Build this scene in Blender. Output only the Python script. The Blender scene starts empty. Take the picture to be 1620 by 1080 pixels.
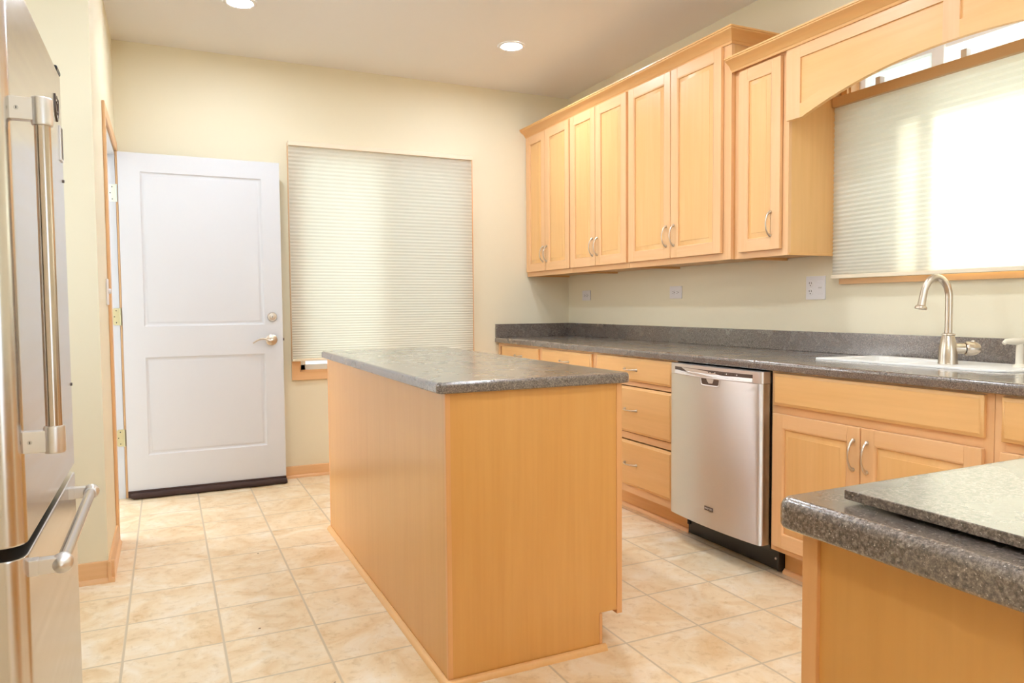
import bpy, bmesh, math, random
from mathutils import Vector, Matrix
random.seed(7)
S = bpy.context.scene
COL = S.collection
PI = math.pi

# ------------------------------------------------------------------ camera
cam_d = bpy.data.cameras.new('camera'); cam_d.sensor_width = 36.0
cam_d.lens = 1154.04 / 1620 * 36.0; cam_d.clip_start = 0.02
cam = bpy.data.objects.new('camera', cam_d); COL.objects.link(cam)
Rv = Vector((0.90342399, -0.4286753, -0.0079109)); Uv = Vector((0.0282688, 0.04114459, 0.99875322)); Fv = Vector((0.42781534, 0.90252125, -0.04928915))
m3 = Matrix((Rv, Uv, -Fv)).transposed()
cam.matrix_world = Matrix.Translation((0, 0, 1.15484)) @ m3.to_4x4()
S.camera = cam

# ------------------------------------------------------------------ exposure, sky, sun, window daylight, added fill
S.view_settings.view_transform = 'Standard'; S.view_settings.look = 'None'
S.view_settings.gamma = 1.0; S.view_settings.use_curve_mapping = False
S.view_settings.exposure = 0.42
S.cycles.use_denoising = True
S.cycles.max_bounces = 10; S.cycles.diffuse_bounces = 6; S.cycles.glossy_bounces = 4
S.cycles.transparent_max_bounces = 12; S.cycles.transmission_bounces = 6
S.cycles.sample_clamp_indirect = 6.0
S.cycles.caustics_reflective = False; S.cycles.caustics_refractive = False

SKY = 1.2; SUN = 15.0; FILL_REAR = 14; FILL_NICHE = 9; CAN = 250.0; GLOBE = 140.0; DAY_BACK = 13; DAY_SINK = 15
w = bpy.data.worlds.new('world'); S.world = w; w.use_nodes = True
nt = w.node_tree; nt.nodes.clear()
bg = nt.nodes.new('ShaderNodeBackground'); ow = nt.nodes.new('ShaderNodeOutputWorld')
bg.inputs[0].default_value = (0.78, 0.89, 1.0, 1); bg.inputs[1].default_value = SKY
nt.links.new(bg.outputs[0], ow.inputs[0])

def sun(direction, strength, angle, color):
    d = bpy.data.lights.new('sun', 'SUN'); d.energy = strength; d.angle = angle; d.color = color
    o = bpy.data.objects.new('sun', d); COL.objects.link(o)
    o.rotation_euler = Vector(direction).to_track_quat('-Z', 'Y').to_euler(); o.location = (8, 3, 8)
def area(name, loc, direction, sx, sy, power, color):
    d = bpy.data.lights.new(name, 'AREA'); d.shape = 'RECTANGLE'; d.size = sx; d.size_y = sy
    d.energy = power; d.color = color
    o = bpy.data.objects.new(name, d); COL.objects.link(o)
    o.location = loc; o.rotation_euler = Vector(direction).to_track_quat('-Z', 'Y').to_euler()
sun((-1.0, -0.25, -0.72), SUN, 0.03, (1.0, 0.95, 0.88))
# added fill from two unseen openings (rear, niche); daylight at the windows in view
area('fill_rear', (1.45, -3.28, 1.25), (0, 1, 0), 1.6, 2.0, FILL_REAR, (0.76, 0.89, 1.0))
area('fill_niche', (-1.27, 2.70, 1.55), (1, 0, 0), 1.0, 1.1, FILL_NICHE, (0.76, 0.89, 1.0))
area('daylight_back', (1.42, 5.62, 1.55), (0, -1, 0), 1.9, 1.9, DAY_BACK, (0.84, 0.93, 1.0))
area('daylight_sink', (3.65, 1.65, 1.9), (-1, 0, -0.1), 1.6, 1.4, DAY_SINK, (0.86, 0.95, 1.0))

# ------------------------------------------------------------------ materials
def srgb(r, g, b):
    f = lambda c: (c/255/12.92) if c/255 <= 0.04045 else ((c/255+0.055)/1.055)**2.4
    return (f(r), f(g), f(b), 1)
def base_mat(name, color, rough=0.5, metal=0.0, spec=0.5, coat=0.0):
    m = bpy.data.materials.new(name); m.use_nodes = True
    b = m.node_tree.nodes['Principled BSDF']
    b.inputs['Base Color'].default_value = color; b.inputs['Roughness'].default_value = rough
    b.inputs['Metallic'].default_value = metal; b.inputs['Specular IOR Level'].default_value = spec
    b.inputs['Coat Weight'].default_value = coat
    return m
def N(m, t): return m.node_tree.nodes.new(t)
def L(m, a, b): m.node_tree.links.new(a, b)
def ramp(m, stops):
    r = N(m, 'ShaderNodeValToRGB'); e = r.color_ramp.elements
    while len(e) < len(stops): e.new(0.5)
    for k, (p, c) in enumerate(stops): e[k].position = p; e[k].color = c
    return r
def coords(m, scale, rnd=True):
    tc = N(m, 'ShaderNodeTexCoord'); mp = N(m, 'ShaderNodeMapping'); mp.inputs['Scale'].default_value = scale
    L(m, tc.outputs['Object'], mp.inputs['Vector'])
    if rnd:
        oi = N(m, 'ShaderNodeObjectInfo'); mu = N(m, 'ShaderNodeMath'); mu.operation = 'MULTIPLY'; mu.inputs[1].default_value = 37.0
        L(m, oi.outputs['Random'], mu.inputs[0]); L(m, mu.outputs[0], mp.inputs['Location'])
    return mp
def noise(m, vec, scale, detail=4, rough=0.55, dist=0.0):
    n = N(m, 'ShaderNodeTexNoise'); n.inputs['Scale'].default_value = scale; n.inputs['Detail'].default_value = detail
    n.inputs['Roughness'].default_value = rough; n.inputs['Distortion'].default_value = dist
    L(m, vec, n.inputs['Vector']); return n
def mix(m, fac, a, b, mode='MIX'):
    x = N(m, 'ShaderNodeMix'); x.data_type = 'RGBA'; x.blend_type = mode
    if isinstance(fac, float): x.inputs[0].default_value = fac
    else: L(m, fac, x.inputs[0])
    for s, i in ((a, 6), (b, 7)):
        if isinstance(s, tuple): x.inputs[i].default_value = s
        else: L(m, s, x.inputs[i])
    return x.outputs[2]

def wood(name, axis, light, dark, rough=0.42, coat=0.15):
    m = base_mat(name, light, rough, coat=coat)
    m.node_tree.nodes['Principled BSDF'].inputs['Coat Roughness'].default_value = 0.22
    sc = [9.0, 9.0, 9.0]; sc['xyz'.index(axis)] = 0.8
    mp = coords(m, sc)
    n1 = noise(m, mp.outputs[0], 1.3, 5, 0.6, 0.6)
    sc2 = [70.0, 70.0, 70.0]; sc2['xyz'.index(axis)] = 2.5
    mp2 = coords(m, sc2); n2 = noise(m, mp2.outputs[0], 1.0, 3)
    r1 = ramp(m, [(0.30, dark), (0.62, light)]); L(m, n1.outputs['Fac'], r1.inputs[0])
    r2 = ramp(m, [(0.30, (0.965, 0.955, 0.94, 1)), (0.60, (1, 1, 1, 1))]); L(m, n2.outputs['Fac'], r2.inputs[0])
    c = mix(m, 1.0, r1.outputs[0], r2.outputs[0], 'MULTIPLY')
    L(m, c, m.node_tree.nodes['Principled BSDF'].inputs['Base Color'])
    return m
MAP_L, MAP_D = (0.81, 0.500, 0.260, 1), (0.78, 0.46, 0.22, 1)
PAN_L, PAN_D = (0.80, 0.480, 0.200, 1), (0.77, 0.445, 0.170, 1)
ISL_L, ISL_D = (0.69, 0.355, 0.098, 1), (0.66, 0.325, 0.082, 1)
M = {}
for ax in 'xyz':
    M['wood_'+ax] = wood('maple_'+ax, ax, MAP_L, MAP_D)
    M['crown_'+ax] = wood('maple_crown_'+ax, ax, (0.78, 0.45, 0.185, 1), (0.74, 0.41, 0.15, 1))
M['panel_z'] = wood('maple_panel', 'z', PAN_L, PAN_D)
M['panel_y'] = wood('maple_panel_y', 'y', PAN_L, PAN_D)
M['ply'] = wood('maple_veneer', 'z', ISL_L, ISL_D, 0.38, 0.45)
M['edge'] = wood('maple_edge', 'z', (0.76, 0.40, 0.165, 1), (0.70, 0.35, 0.13, 1))

def wall_mat(name, col, rough=0.55):
    m = base_mat(name, col, rough, spec=0.35)
    mp = coords(m, (1, 1, 1), False)
    n = noise(m, mp.outputs[0], 90, 3); b = N(m, 'ShaderNodeBump'); b.inputs['Strength'].default_value = 0.06; b.inputs['Distance'].default_value = 0.002
    L(m, n.outputs['Fac'], b.inputs['Height']); L(m, b.outputs[0], m.node_tree.nodes['Principled BSDF'].inputs['Normal'])
    return m
M['wall'] = wall_mat('cream_wall_paint', (0.82, 0.755, 0.575, 1))
M['ceiling'] = wall_mat('ceiling_paint', (0.85, 0.835, 0.83, 1), 0.8)
M['white'] = base_mat('white_paint', (0.655, 0.67, 0.705, 1), 0.38)
M['vinyl'] = base_mat('white_vinyl', (0.85, 0.87, 0.90, 1), 0.35)
M['plate'] = base_mat('white_plate', (0.78, 0.76, 0.77, 1), 0.35)
M['slot'] = base_mat('dark_slot', (0.05, 0.045, 0.04, 1), 0.6)
M['grey'] = base_mat('grey_receptacle', (0.60, 0.59, 0.57, 1), 0.4)
M['sink'] = base_mat('white_enamel', (0.90, 0.89, 0.86, 1), 0.40, spec=0.25)
M['nickel'] = base_mat('brushed_nickel', (0.66, 0.58, 0.49, 1), 0.28, 1.0)
M['satin'] = base_mat('satin_aluminium', (0.80, 0.79, 0.80, 1), 0.36, 1.0)
M['brass'] = base_mat('pale_brass', (0.66, 0.60, 0.36, 1), 0.35, 0.8)
M['ivory'] = base_mat('painted_hinge', (0.82, 0.86, 0.76, 1), 0.4)
M['black'] = base_mat('black_plastic', (0.018, 0.016, 0.014, 1), 0.35)
M['gasket'] = base_mat('dark_gasket', (0.035, 0.028, 0.024, 1), 0.6)
M['brown'] = base_mat('dark_brown_fabric', (0.045, 0.022, 0.018, 1), 0.8)
M['almond'] = base_mat('almond_plastic', (0.80, 0.74, 0.62, 1), 0.25)
M['emblem'] = base_mat('emblem_dark', (0.13, 0.10, 0.09, 1), 0.35, 0.6)

def steel(name, col, rough, aniso=0.0):
    m = base_mat(name, col, rough, 1.0)
    b = m.node_tree.nodes['Principled BSDF']
    mp = coords(m, (2.0, 2.0, 60.0), False); n = noise(m, mp.outputs[0], 1.0, 3)
    r = ramp(m, [(0.3, (rough-0.02,)*3+(1,)), (0.7, (rough+0.03,)*3+(1,))]); L(m, n.outputs['Fac'], r.inputs[0])
    L(m, r.outputs[0], b.inputs['Roughness'])
    if aniso:
        t = N(m, 'ShaderNodeCombineXYZ'); t.inputs[2].default_value = 1.0
        L(m, t.outputs[0], b.inputs['Tangent']); b.inputs['Anisotropic'].default_value = aniso
    return m
M['steel'] = base_mat('brushed_steel', (0.60, 0.53, 0.47, 1), 0.20, 1.0)
M['steel_d'] = steel('dishwasher_steel', (0.92, 0.92, 0.93, 1), 0.46, 1.0)
M['steel_f'] = steel('fridge_steel', (0.70, 0.68, 0.66, 1), 0.24)

def counter_mat():
    m = base_mat('speckled_counter', (0.12, 0.10, 0.09, 1), 0.27, spec=0.75, coat=1.0)
    b = m.node_tree.nodes['Principled BSDF']
    b.inputs['Coat Roughness'].default_value = 0.16; b.inputs['Coat IOR'].default_value = 1.5
    mp = coords(m, (1, 1, 1), False)
    n1 = noise(m, mp.outputs[0], 210, 3, 0.75); n2 = noise(m, mp.outputs[0], 300, 2, 0.6); n3 = noise(m, mp.outputs[0], 7, 3)
    r1 = ramp(m, [(0.34, (0.040, 0.031, 0.026, 1)), (0.50, (0.138, 0.106, 0.088, 1)), (0.66, (0.29, 0.24, 0.205, 1))]); L(m, n1.outputs['Fac'], r1.inputs[0])
    r2 = ramp(m, [(0.64, (0, 0, 0, 1)), (0.72, (1, 1, 1, 1))]); L(m, n2.outputs['Fac'], r2.inputs[0])
    c = mix(m, r2.outputs[0], r1.outputs[0], (0.50, 0.44, 0.40, 1))
    L(m, c, b.inputs['Base Color'])
    r3 = ramp(m, [(0.3, (0.25,)*3+(1,)), (0.7, (0.29,)*3+(1,))]); L(m, n3.outputs['Fac'], r3.inputs[0]); L(m, r3.outputs[0], b.inputs['Roughness'])
    return m
M['counter'] = counter_mat()

def floor_mat():
    m = base_mat('vinyl_tile', (0.75, 0.55, 0.33, 1), 0.42, spec=0.4)
    b = m.node_tree.nodes['Principled BSDF']
    mp = coords(m, (1, 1, 1), False)
    br = N(m, 'ShaderNodeTexBrick'); br.offset = 0.0; br.squash = 1.0
    mp2 = N(m, 'ShaderNodeMapping'); L(m, mp.outputs[0], mp2.inputs['Vector'])
    T = 0.310
    mp2.inputs['Location'].default_value = (0.160, -2.970 + 10*T, 0)
    L(m, mp2.outputs[0], br.inputs['Vector'])
    br.inputs['Scale'].default_value = 1.0; br.inputs['Brick Width'].default_value = T; br.inputs['Row Height'].default_value = T
    br.inputs['Mortar Size'].default_value = 0.0052; br.inputs['Mortar Smooth'].default_value = 0.5; br.inputs['Bias'].default_value = 0.0
    br.inputs['Color1'].default_value = (0.0, 0.0, 0.0, 1); br.inputs['Color2'].default_value = (1, 1, 1, 1)
    br.inputs['Mortar'].default_value = (0.5, 0.5, 0.5, 1)
    # per-tile offset so that the marbling breaks at the grout
    add = N(m, 'ShaderNodeVectorMath'); add.operation = 'MULTIPLY_ADD'
    L(m, br.outputs['Color'], add.inputs[0]); add.inputs[1].default_value = (5.0, 7.0, 3.0); L(m, mp.outputs[0], add.inputs[2])
    n1 = noise(m, add.outputs[0], 5.5, 6, 0.62, 0.9); n2 = noise(m, add.outputs[0], 30, 5, 0.65, 0.4)
    r1 = ramp(m, [(0.30, (0.71, 0.495, 0.26, 1)), (0.50, (0.80, 0.64, 0.425, 1)), (0.70, (0.86, 0.76, 0.61, 1))]); L(m, n1.outputs['Fac'], r1.inputs[0])
    r2 = ramp(m, [(0.28, (0.84, 0.79, 0.70, 1)), (0.48, (1, 1, 1, 1))]); L(m, n2.outputs['Fac'], r2.inputs[0])
    c = mix(m, 1.0, r1.outputs[0], r2.outputs[0], 'MULTIPLY')
    n4 = noise(m, mp.outputs[0], 24, 1); r4 = ramp(m, [(0.80, (1, 1, 1, 1)), (0.815, (0.25, 0.16, 0.09, 1))]); L(m, n4.outputs['Fac'], r4.inputs[0])
    c = mix(m, 1.0, c, r4.outputs[0], 'MULTIPLY')
    c = mix(m, br.outputs['Fac'], c, (0.58, 0.47, 0.32, 1))
    L(m, c, b.inputs['Base Color'])
    bu = N(m, 'ShaderNodeBump'); bu.inputs['Strength'].default_value = 0.25; bu.inputs['Distance'].default_value = 0.002; bu.invert = True
    L(m, br.outputs['Fac'], bu.inputs['Height']); L(m, bu.outputs[0], b.inputs['Normal'])
    return m
M['floor'] = floor_mat()

def shade_mat():
    m = bpy.data.materials.new('cellular_shade_fabric'); m.use_nodes = True
    t = m.node_tree; t.nodes.clear()
    d = t.nodes.new('ShaderNodeBsdfDiffuse'); d.inputs[0].default_value = (0.80, 0.77, 0.68, 1)
    tr = t.nodes.new('ShaderNodeBsdfTranslucent'); tr.inputs[0].default_value = (0.86, 0.86, 0.80, 1)
    mx = t.nodes.new('ShaderNodeMixShader'); mx.inputs[0].default_value = 0.5
    o = t.nodes.new('ShaderNodeOutputMaterial')
    t.links.new(d.outputs[0], mx.inputs[1]); t.links.new(tr.outputs[0], mx.inputs[2]); t.links.new(mx.outputs[0], o.inputs[0])
    return m
M['shade'] = shade_mat()
def glass_mat():
    m = bpy.data.materials.new('window_glass'); m.use_nodes = True
    t = m.node_tree; t.nodes.clear()
    a = t.nodes.new('ShaderNodeBsdfTransparent'); a.inputs[0].default_value = (0.93, 0.96, 0.95, 1)
    g = t.nodes.new('ShaderNodeBsdfGlossy'); g.inputs['Roughness'].default_value = 0.02
    mx = t.nodes.new('ShaderNodeMixShader'); mx.inputs[0].default_value = 0.06
    o = t.nodes.new('ShaderNodeOutputMaterial')
    t.links.new(a.outputs[0], mx.inputs[1]); t.links.new(g.outputs[0], mx.inputs[2]); t.links.new(mx.outputs[0], o.inputs[0])
    return m
M['glass'] = glass_mat()
def screen_mat():
    m = bpy.data.materials.new('insect_screen'); m.use_nodes = True
    t = m.node_tree; t.nodes.clear()
    a = t.nodes.new('ShaderNodeBsdfTransparent'); d = t.nodes.new('ShaderNodeBsdfDiffuse'); d.inputs[0].default_value = (0.09, 0.09, 0.09, 1)
    mx = t.nodes.new('ShaderNodeMixShader'); mx.inputs[0].default_value = 0.25
    o = t.nodes.new('ShaderNodeOutputMaterial')
    t.links.new(a.outputs[0], mx.inputs[1]); t.links.new(d.outputs[0], mx.inputs[2]); t.links.new(mx.outputs[0], o.inputs[0])
    return m
M['screen'] = screen_mat()
def emit_mat(name, col, s):
    m = bpy.data.materials.new(name); m.use_nodes = True
    t = m.node_tree; t.nodes.clear()
    e = t.nodes.new('ShaderNodeEmission'); e.inputs[0].default_value = col; e.inputs[1].default_value = s
    o = t.nodes.new('ShaderNodeOutputMaterial'); t.links.new(e.outputs[0], o.inputs[0]); return m
M['lens'] = emit_mat('lamp_lens', (0.82, 0.90, 1.0, 1), CAN)
M['globe'] = emit_mat('lamp_globe', (0.82, 0.90, 1.0, 1), GLOBE)
M['ground'] = base_mat('outside_ground', (0.45, 0.43, 0.38, 1), 0.9)
M['helper_white'] = base_mat('outside_helper_white', (0.86, 0.87, 0.88, 1), 0.7)  # white for the added outside light blockers and reflector

# ------------------------------------------------------------------ mesh helpers (all in world coordinates)
class MB:
    def __init__(s): s.bm = bmesh.new(); s.mats = []
    def mi(s, m):
        if m not in s.mats: s.mats.append(m)
        return s.mats.index(m)
    def box(s, x0, x1, y0, y1, z0, z1, m, bev=0.0, seg=2):
        x0, x1 = sorted((x0, x1)); y0, y1 = sorted((y0, y1)); z0, z1 = sorted((z0, z1))
        v = [s.bm.verts.new(p) for p in ((x0,y0,z0),(x1,y0,z0),(x1,y1,z0),(x0,y1,z0),(x0,y0,z1),(x1,y0,z1),(x1,y1,z1),(x0,y1,z1))]
        fs = [s.bm.faces.new([v[i] for i in q]) for q in ((3,2,1,0),(4,5,6,7),(0,1,5,4),(1,2,6,5),(2,3,7,6),(3,0,4,7))]
        i = s.mi(m)
        for f in fs: f.material_index = i
        if bev > 0:
            ed = list({e for f in fs for e in f.edges})
            r = bmesh.ops.bevel(s.bm, geom=ed, offset=bev, segments=seg, affect='EDGES', profile=0.5, clamp_overlap=True)
            for f in r['faces']: f.material_index = i
        return s
    def loft(s, loops, m, cap0=True, cap1=True, closed=True):
        i = s.mi(m)
        vs = [[s.bm.verts.new(p) for p in lp] for lp in loops]
        n = len(vs[0])
        for a, b in zip(vs, vs[1:]):
            for k in range(n if closed else n-1):
                q = [a[k], a[(k+1) % n], b[(k+1) % n], b[k]]
                try: s.bm.faces.new(q).material_index = i
                except ValueError: pass
        if cap0: s.bm.faces.new(list(reversed(vs[0]))).material_index = i
        if cap1: s.bm.faces.new(vs[-1]).material_index = i
        return s
    def lathe(s, prof, origin, axis, m, n=32, cap=True):
        ax = Vector(axis).normalized(); a = ax.orthogonal().normalized(); b = ax.cross(a); o = Vector(origin)
        loops = [[o + ax*h + (a*math.cos(2*PI*k/n) + b*math.sin(2*PI*k/n))*max(r, 1e-5) for k in range(n)] for r, h in prof]
        return s.loft(loops, m, cap, cap)
    def tube(s, pts, radii, m, n=14, cap=True):
        pts = [Vector(p) for p in pts]
        if not isinstance(radii, (list, tuple)): radii = [radii]*len(pts)
        loops = []; ref = None
        for k, p in enumerate(pts):
            t = (pts[min(k+1, len(pts)-1)] - pts[max(k-1, 0)]).normalized()
            if ref is None: ref = t.orthogonal().normalized()
            ref = (ref - t*ref.dot(t)).normalized(); b = t.cross(ref)
            loops.append([p + (ref*math.cos(2*PI*j/n) + b*math.sin(2*PI*j/n))*radii[k] for j in range(n)])
        return s.loft(loops, m, cap, cap)
    def prism(s, poly, f, d0, d1, m):
        """poly of 2-D points; f(u, v, d) -> 3-D"""
        return s.loft([[f(u, v, d0) for u, v in poly], [f(u, v, d1) for u, v in poly]], m)
    def poly(s, pts, m):
        f = s.bm.faces.new([s.bm.verts.new(p) for p in pts]); f.material_index = s.mi(m); return s
    def obj(s, name, parent=None, origin=None, angle=40):
        o3 = Vector(origin) if origin is not None else (ROOT.get(parent.name, Vector()) if parent else Vector())
        bmesh.ops.recalc_face_normals(s.bm, faces=s.bm.faces[:])
        for v in s.bm.verts: v.co -= o3
        me = bpy.data.meshes.new(name); s.bm.to_mesh(me); s.bm.free()
        for m in s.mats: me.materials.append(m)
        for p in me.polygons: p.use_smooth = True
        me.set_sharp_from_angle(angle=math.radians(angle))
        o = bpy.data.objects.new(name, me); COL.objects.link(o)
        wn = o.modifiers.new('weighted_normal', 'WEIGHTED_NORMAL'); wn.keep_sharp = True; wn.weight = 80
        if parent: o.parent = parent; ROOT[o.name] = o3
        else: o.location = o3; ROOT[o.name] = o3
        return o
ROOT = {}
def thing(name, label, cat, loc, group=None):
    o = bpy.data.objects.new(name, None); o.empty_display_size = 0.05; COL.objects.link(o); o.location = loc
    ROOT[o.name] = Vector(loc); o['label'] = label; o['category'] = cat
    if group: o['group'] = group
    return o
def tag(o, label, cat, group=None):
    o['label'] = label; o['category'] = cat
    if group: o['group'] = group
    return o
def struct(o): o['kind'] = 'structure'; return o
def rrect(x0, x1, y0, y1, r, ins=0.0, n=6):
    x0 += ins; x1 -= ins; y0 += ins; y1 -= ins; r = max(r-ins, 0.0005)
    out = []
    for cx, cy, a0 in ((x1-r, y1-r, 0), (x0+r, y1-r, 90), (x0+r, y0+r, 180), (x1-r, y0+r, 270)):
        for k in range(n+1):
            a = math.radians(a0 + 90*k/n); out.append((cx + r*math.cos(a), cy + r*math.sin(a)))
    return out
def slab(mb, x0, x1, y0, y1, z0, z1, m, r=0.02, e=0.012, eb=None, n=5):
    eb = e if eb is None else eb; prof = []
    for k in range(n+1):
        a = PI/2*k/n; prof.append((eb*(1-math.sin(a)), z0 + eb*(1-math.cos(a))))
    for k in range(n+1):
        a = PI/2*k/n; prof.append((e*(1-math.cos(a)), z1 - e*(1-math.sin(a))))
    mb.loft([[(x, y, z) for x, y in rrect(x0, x1, y0, y1, r, i)] for i, z in prof], m)
    return mb

# ------------------------------------------------------------------ room
XR, YB, ZC, XL = 2.907, 5.071, 2.773, -0.25
XN, YS, YR = -1.10, 3.49, -3.10           # niche wall, stub face, rear wall
T = 0.14
def fl(name, pts, m, z):
    b = MB(); b.loft([[(x, y, z-0.1) for x, y in pts], [(x, y, z) for x, y in pts]], m); return struct(b.obj(name))
struct(MB().box(XN-T, XR+T, YR-T, YB+T, -0.1, 0, M['floor']).obj('floor'))
struct(MB().box(XN-T, XR+T, YR-T, YB+T, ZC, ZC+0.1, M['ceiling']).obj('ceiling'))
def holed_wall(name, axis, p0, p1, a0, a1, holes):
    """wall slab between p0..p1 on its normal axis, a0..a1 along, with rectangular holes (a, b, z0, z1)"""
    b = MB()
    def bx(u0, u1, z0, z1):
        if u1-u0 < 1e-4 or z1-z0 < 1e-4: return
        if axis == 'x': b.box(p0, p1, u0, u1, z0, z1, M['wall'])
        else: b.box(u0, u1, p0, p1, z0, z1, M['wall'])
    cur = a0
    for h0, h1, z0, z1 in sorted(holes):
        bx(cur, h0, 0, ZC); bx(h0, h1, 0, z0); bx(h0, h1, z1, ZC); cur = h1
    bx(cur, a1, 0, ZC)
    return struct(b.obj(name))
W1 = (0.81, 2.03, 0.72, 2.20)             # back window opening  x0 x1 z0 z1
W2 = (0.99, 2.44, 1.29, 2.30)             # sink window opening  y0 y1 z0 z1
DO = (4.10, 4.978, 0.0, 2.09)             # doorway in the left wall y0 y1 z0 z1
holed_wall('wall_back', 'y', YB, YB+T, XL-T, XR+T, [(W1[0], W1[1], W1[2], W1[3])])
holed_wall('wall_right', 'x', XR, XR+T, YR-T, YB, [(W2[0], W2[1], W2[2], W2[3])])
holed_wall('wall_left', 'x', XL-T, XL, YS, YB, [DO])
struct(MB().box(XN, XL-T, YS, YS+T, 0, ZC, M['wall']).obj('wall_stub'))
holed_wall('wall_niche', 'x', XN-T, XN, YR-T, YS+T, [(2.15, 3.25, 0.95, 2.15)])
holed_wall('wall_rear', 'y', YR-T, YR, XN, XR, [(0.60, 2.30, 0.2, 2.3)])
# added unseen half height block beside the refrigerator, shading the foreground counter
struct(MB().box(XN, -0.30, YR, 1.28, 0, 2.2, M['wall']).obj('wall_light_blocker'))
# outside: ground, and added unseen walls and eave that block or bounce light
struct(MB().box(-12, 14, -12, 14, -0.35, -0.3, M['ground']).obj('ground'))
struct(MB().box(XR+T+0.02, 4.4, 2.52, 2.62, -0.3, 3.2, M['helper_white']).obj('wall_sun_blocker'))  # added wall, unseen, shades the left part of the sink window
struct(MB().box(-4.0, XL-T-0.02, 3.80, 3.90, -0.3, 3.0, M['helper_white']).obj('wall_door_blocker'))  # added wall, unseen, keeps outside light off the open door
struct(MB().box(-6.2, -6.0, 5.2, 12.0, -0.3, 6.5, M['helper_white']).obj('wall_bright_reflector'))  # added sunlit reflector, unseen, brightens the dishwasher front
struct(MB().box(2.20, 2.30, YB+T+0.02, 7.0, -0.3, 3.2, M['helper_white']).obj('wall_back_blocker'))  # added fin, unseen, keeps direct sun off the back window
struct(MB().box(XR+T+0.01, 3.62, -1.5, 2.5, 2.46, 2.56, M['helper_white']).obj('ceiling_sun_blocker'))  # added eave, unseen, shades the upper part of the sink window

# baseboards with shoe moulding
def board(name, f, d0, d1, h=0.075, m=None):
    b = MB(); prof = [(0, 0), (0.024, 0), (0.023, 0.008), (0.018, 0.016), (0.012, 0.019), (0.012, h-0.006), (0.008, h), (0, h)]
    b.prism(prof, f, d0, d1, m); return struct(b.obj(name))
board('baseboard_back', lambda u, v, d: (d, YB-u, v), 0.70, 2.28, 0.078, M['wood_x'])
board('baseboard_stub', lambda u, v, d: (d, YS-u, v), XN, XL+0.024, 0.09, M['wood_x'])
board('baseboard_left', lambda u, v, d: (XL+u, d, v), YS-0.024, 4.04, 0.09, M['wood_y'])

# door opening: jamb and casing
b = MB()
b.box(XL-T, XL, DO[1]-0.0005, DO[1]+0.0195, 0, DO[3], M['white']); b.box(XL-T, XL, DO[0]-0.0195, DO[0]+0.0005, 0, DO[3], M['white'])
b.box(XL-T, XL, DO[0], DO[1], DO[3]-0.0195, DO[3]+0.0005, M['white']); b.box(XL-0.085, XL-0.06, DO[1]-0.012, DO[1], 0, DO[3]-0.02, M['white'])
struct(b.obj('trim_jamb'))
def casing_left(name, y0, y1, z0, z1, m): return struct(MB().box(XL, XL+0.014, y0, y1, z0, z1, m, 0.004).obj(name))
b = MB(); b.box(XL, XL+0.014, 4.035, 4.098, 0.0, 2.152, M['wood_z'], 0.004); b.box(XL, XL+0.014, 4.980, 5.040, 0.0, 2.152, M['wood_z'], 0.004)
b.box(XL, XL+0.014, 4.0975, 4.9805, 2.092, 2.152, M['wood_y'], 0.004); struct(b.obj('trim_doorway'))

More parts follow.
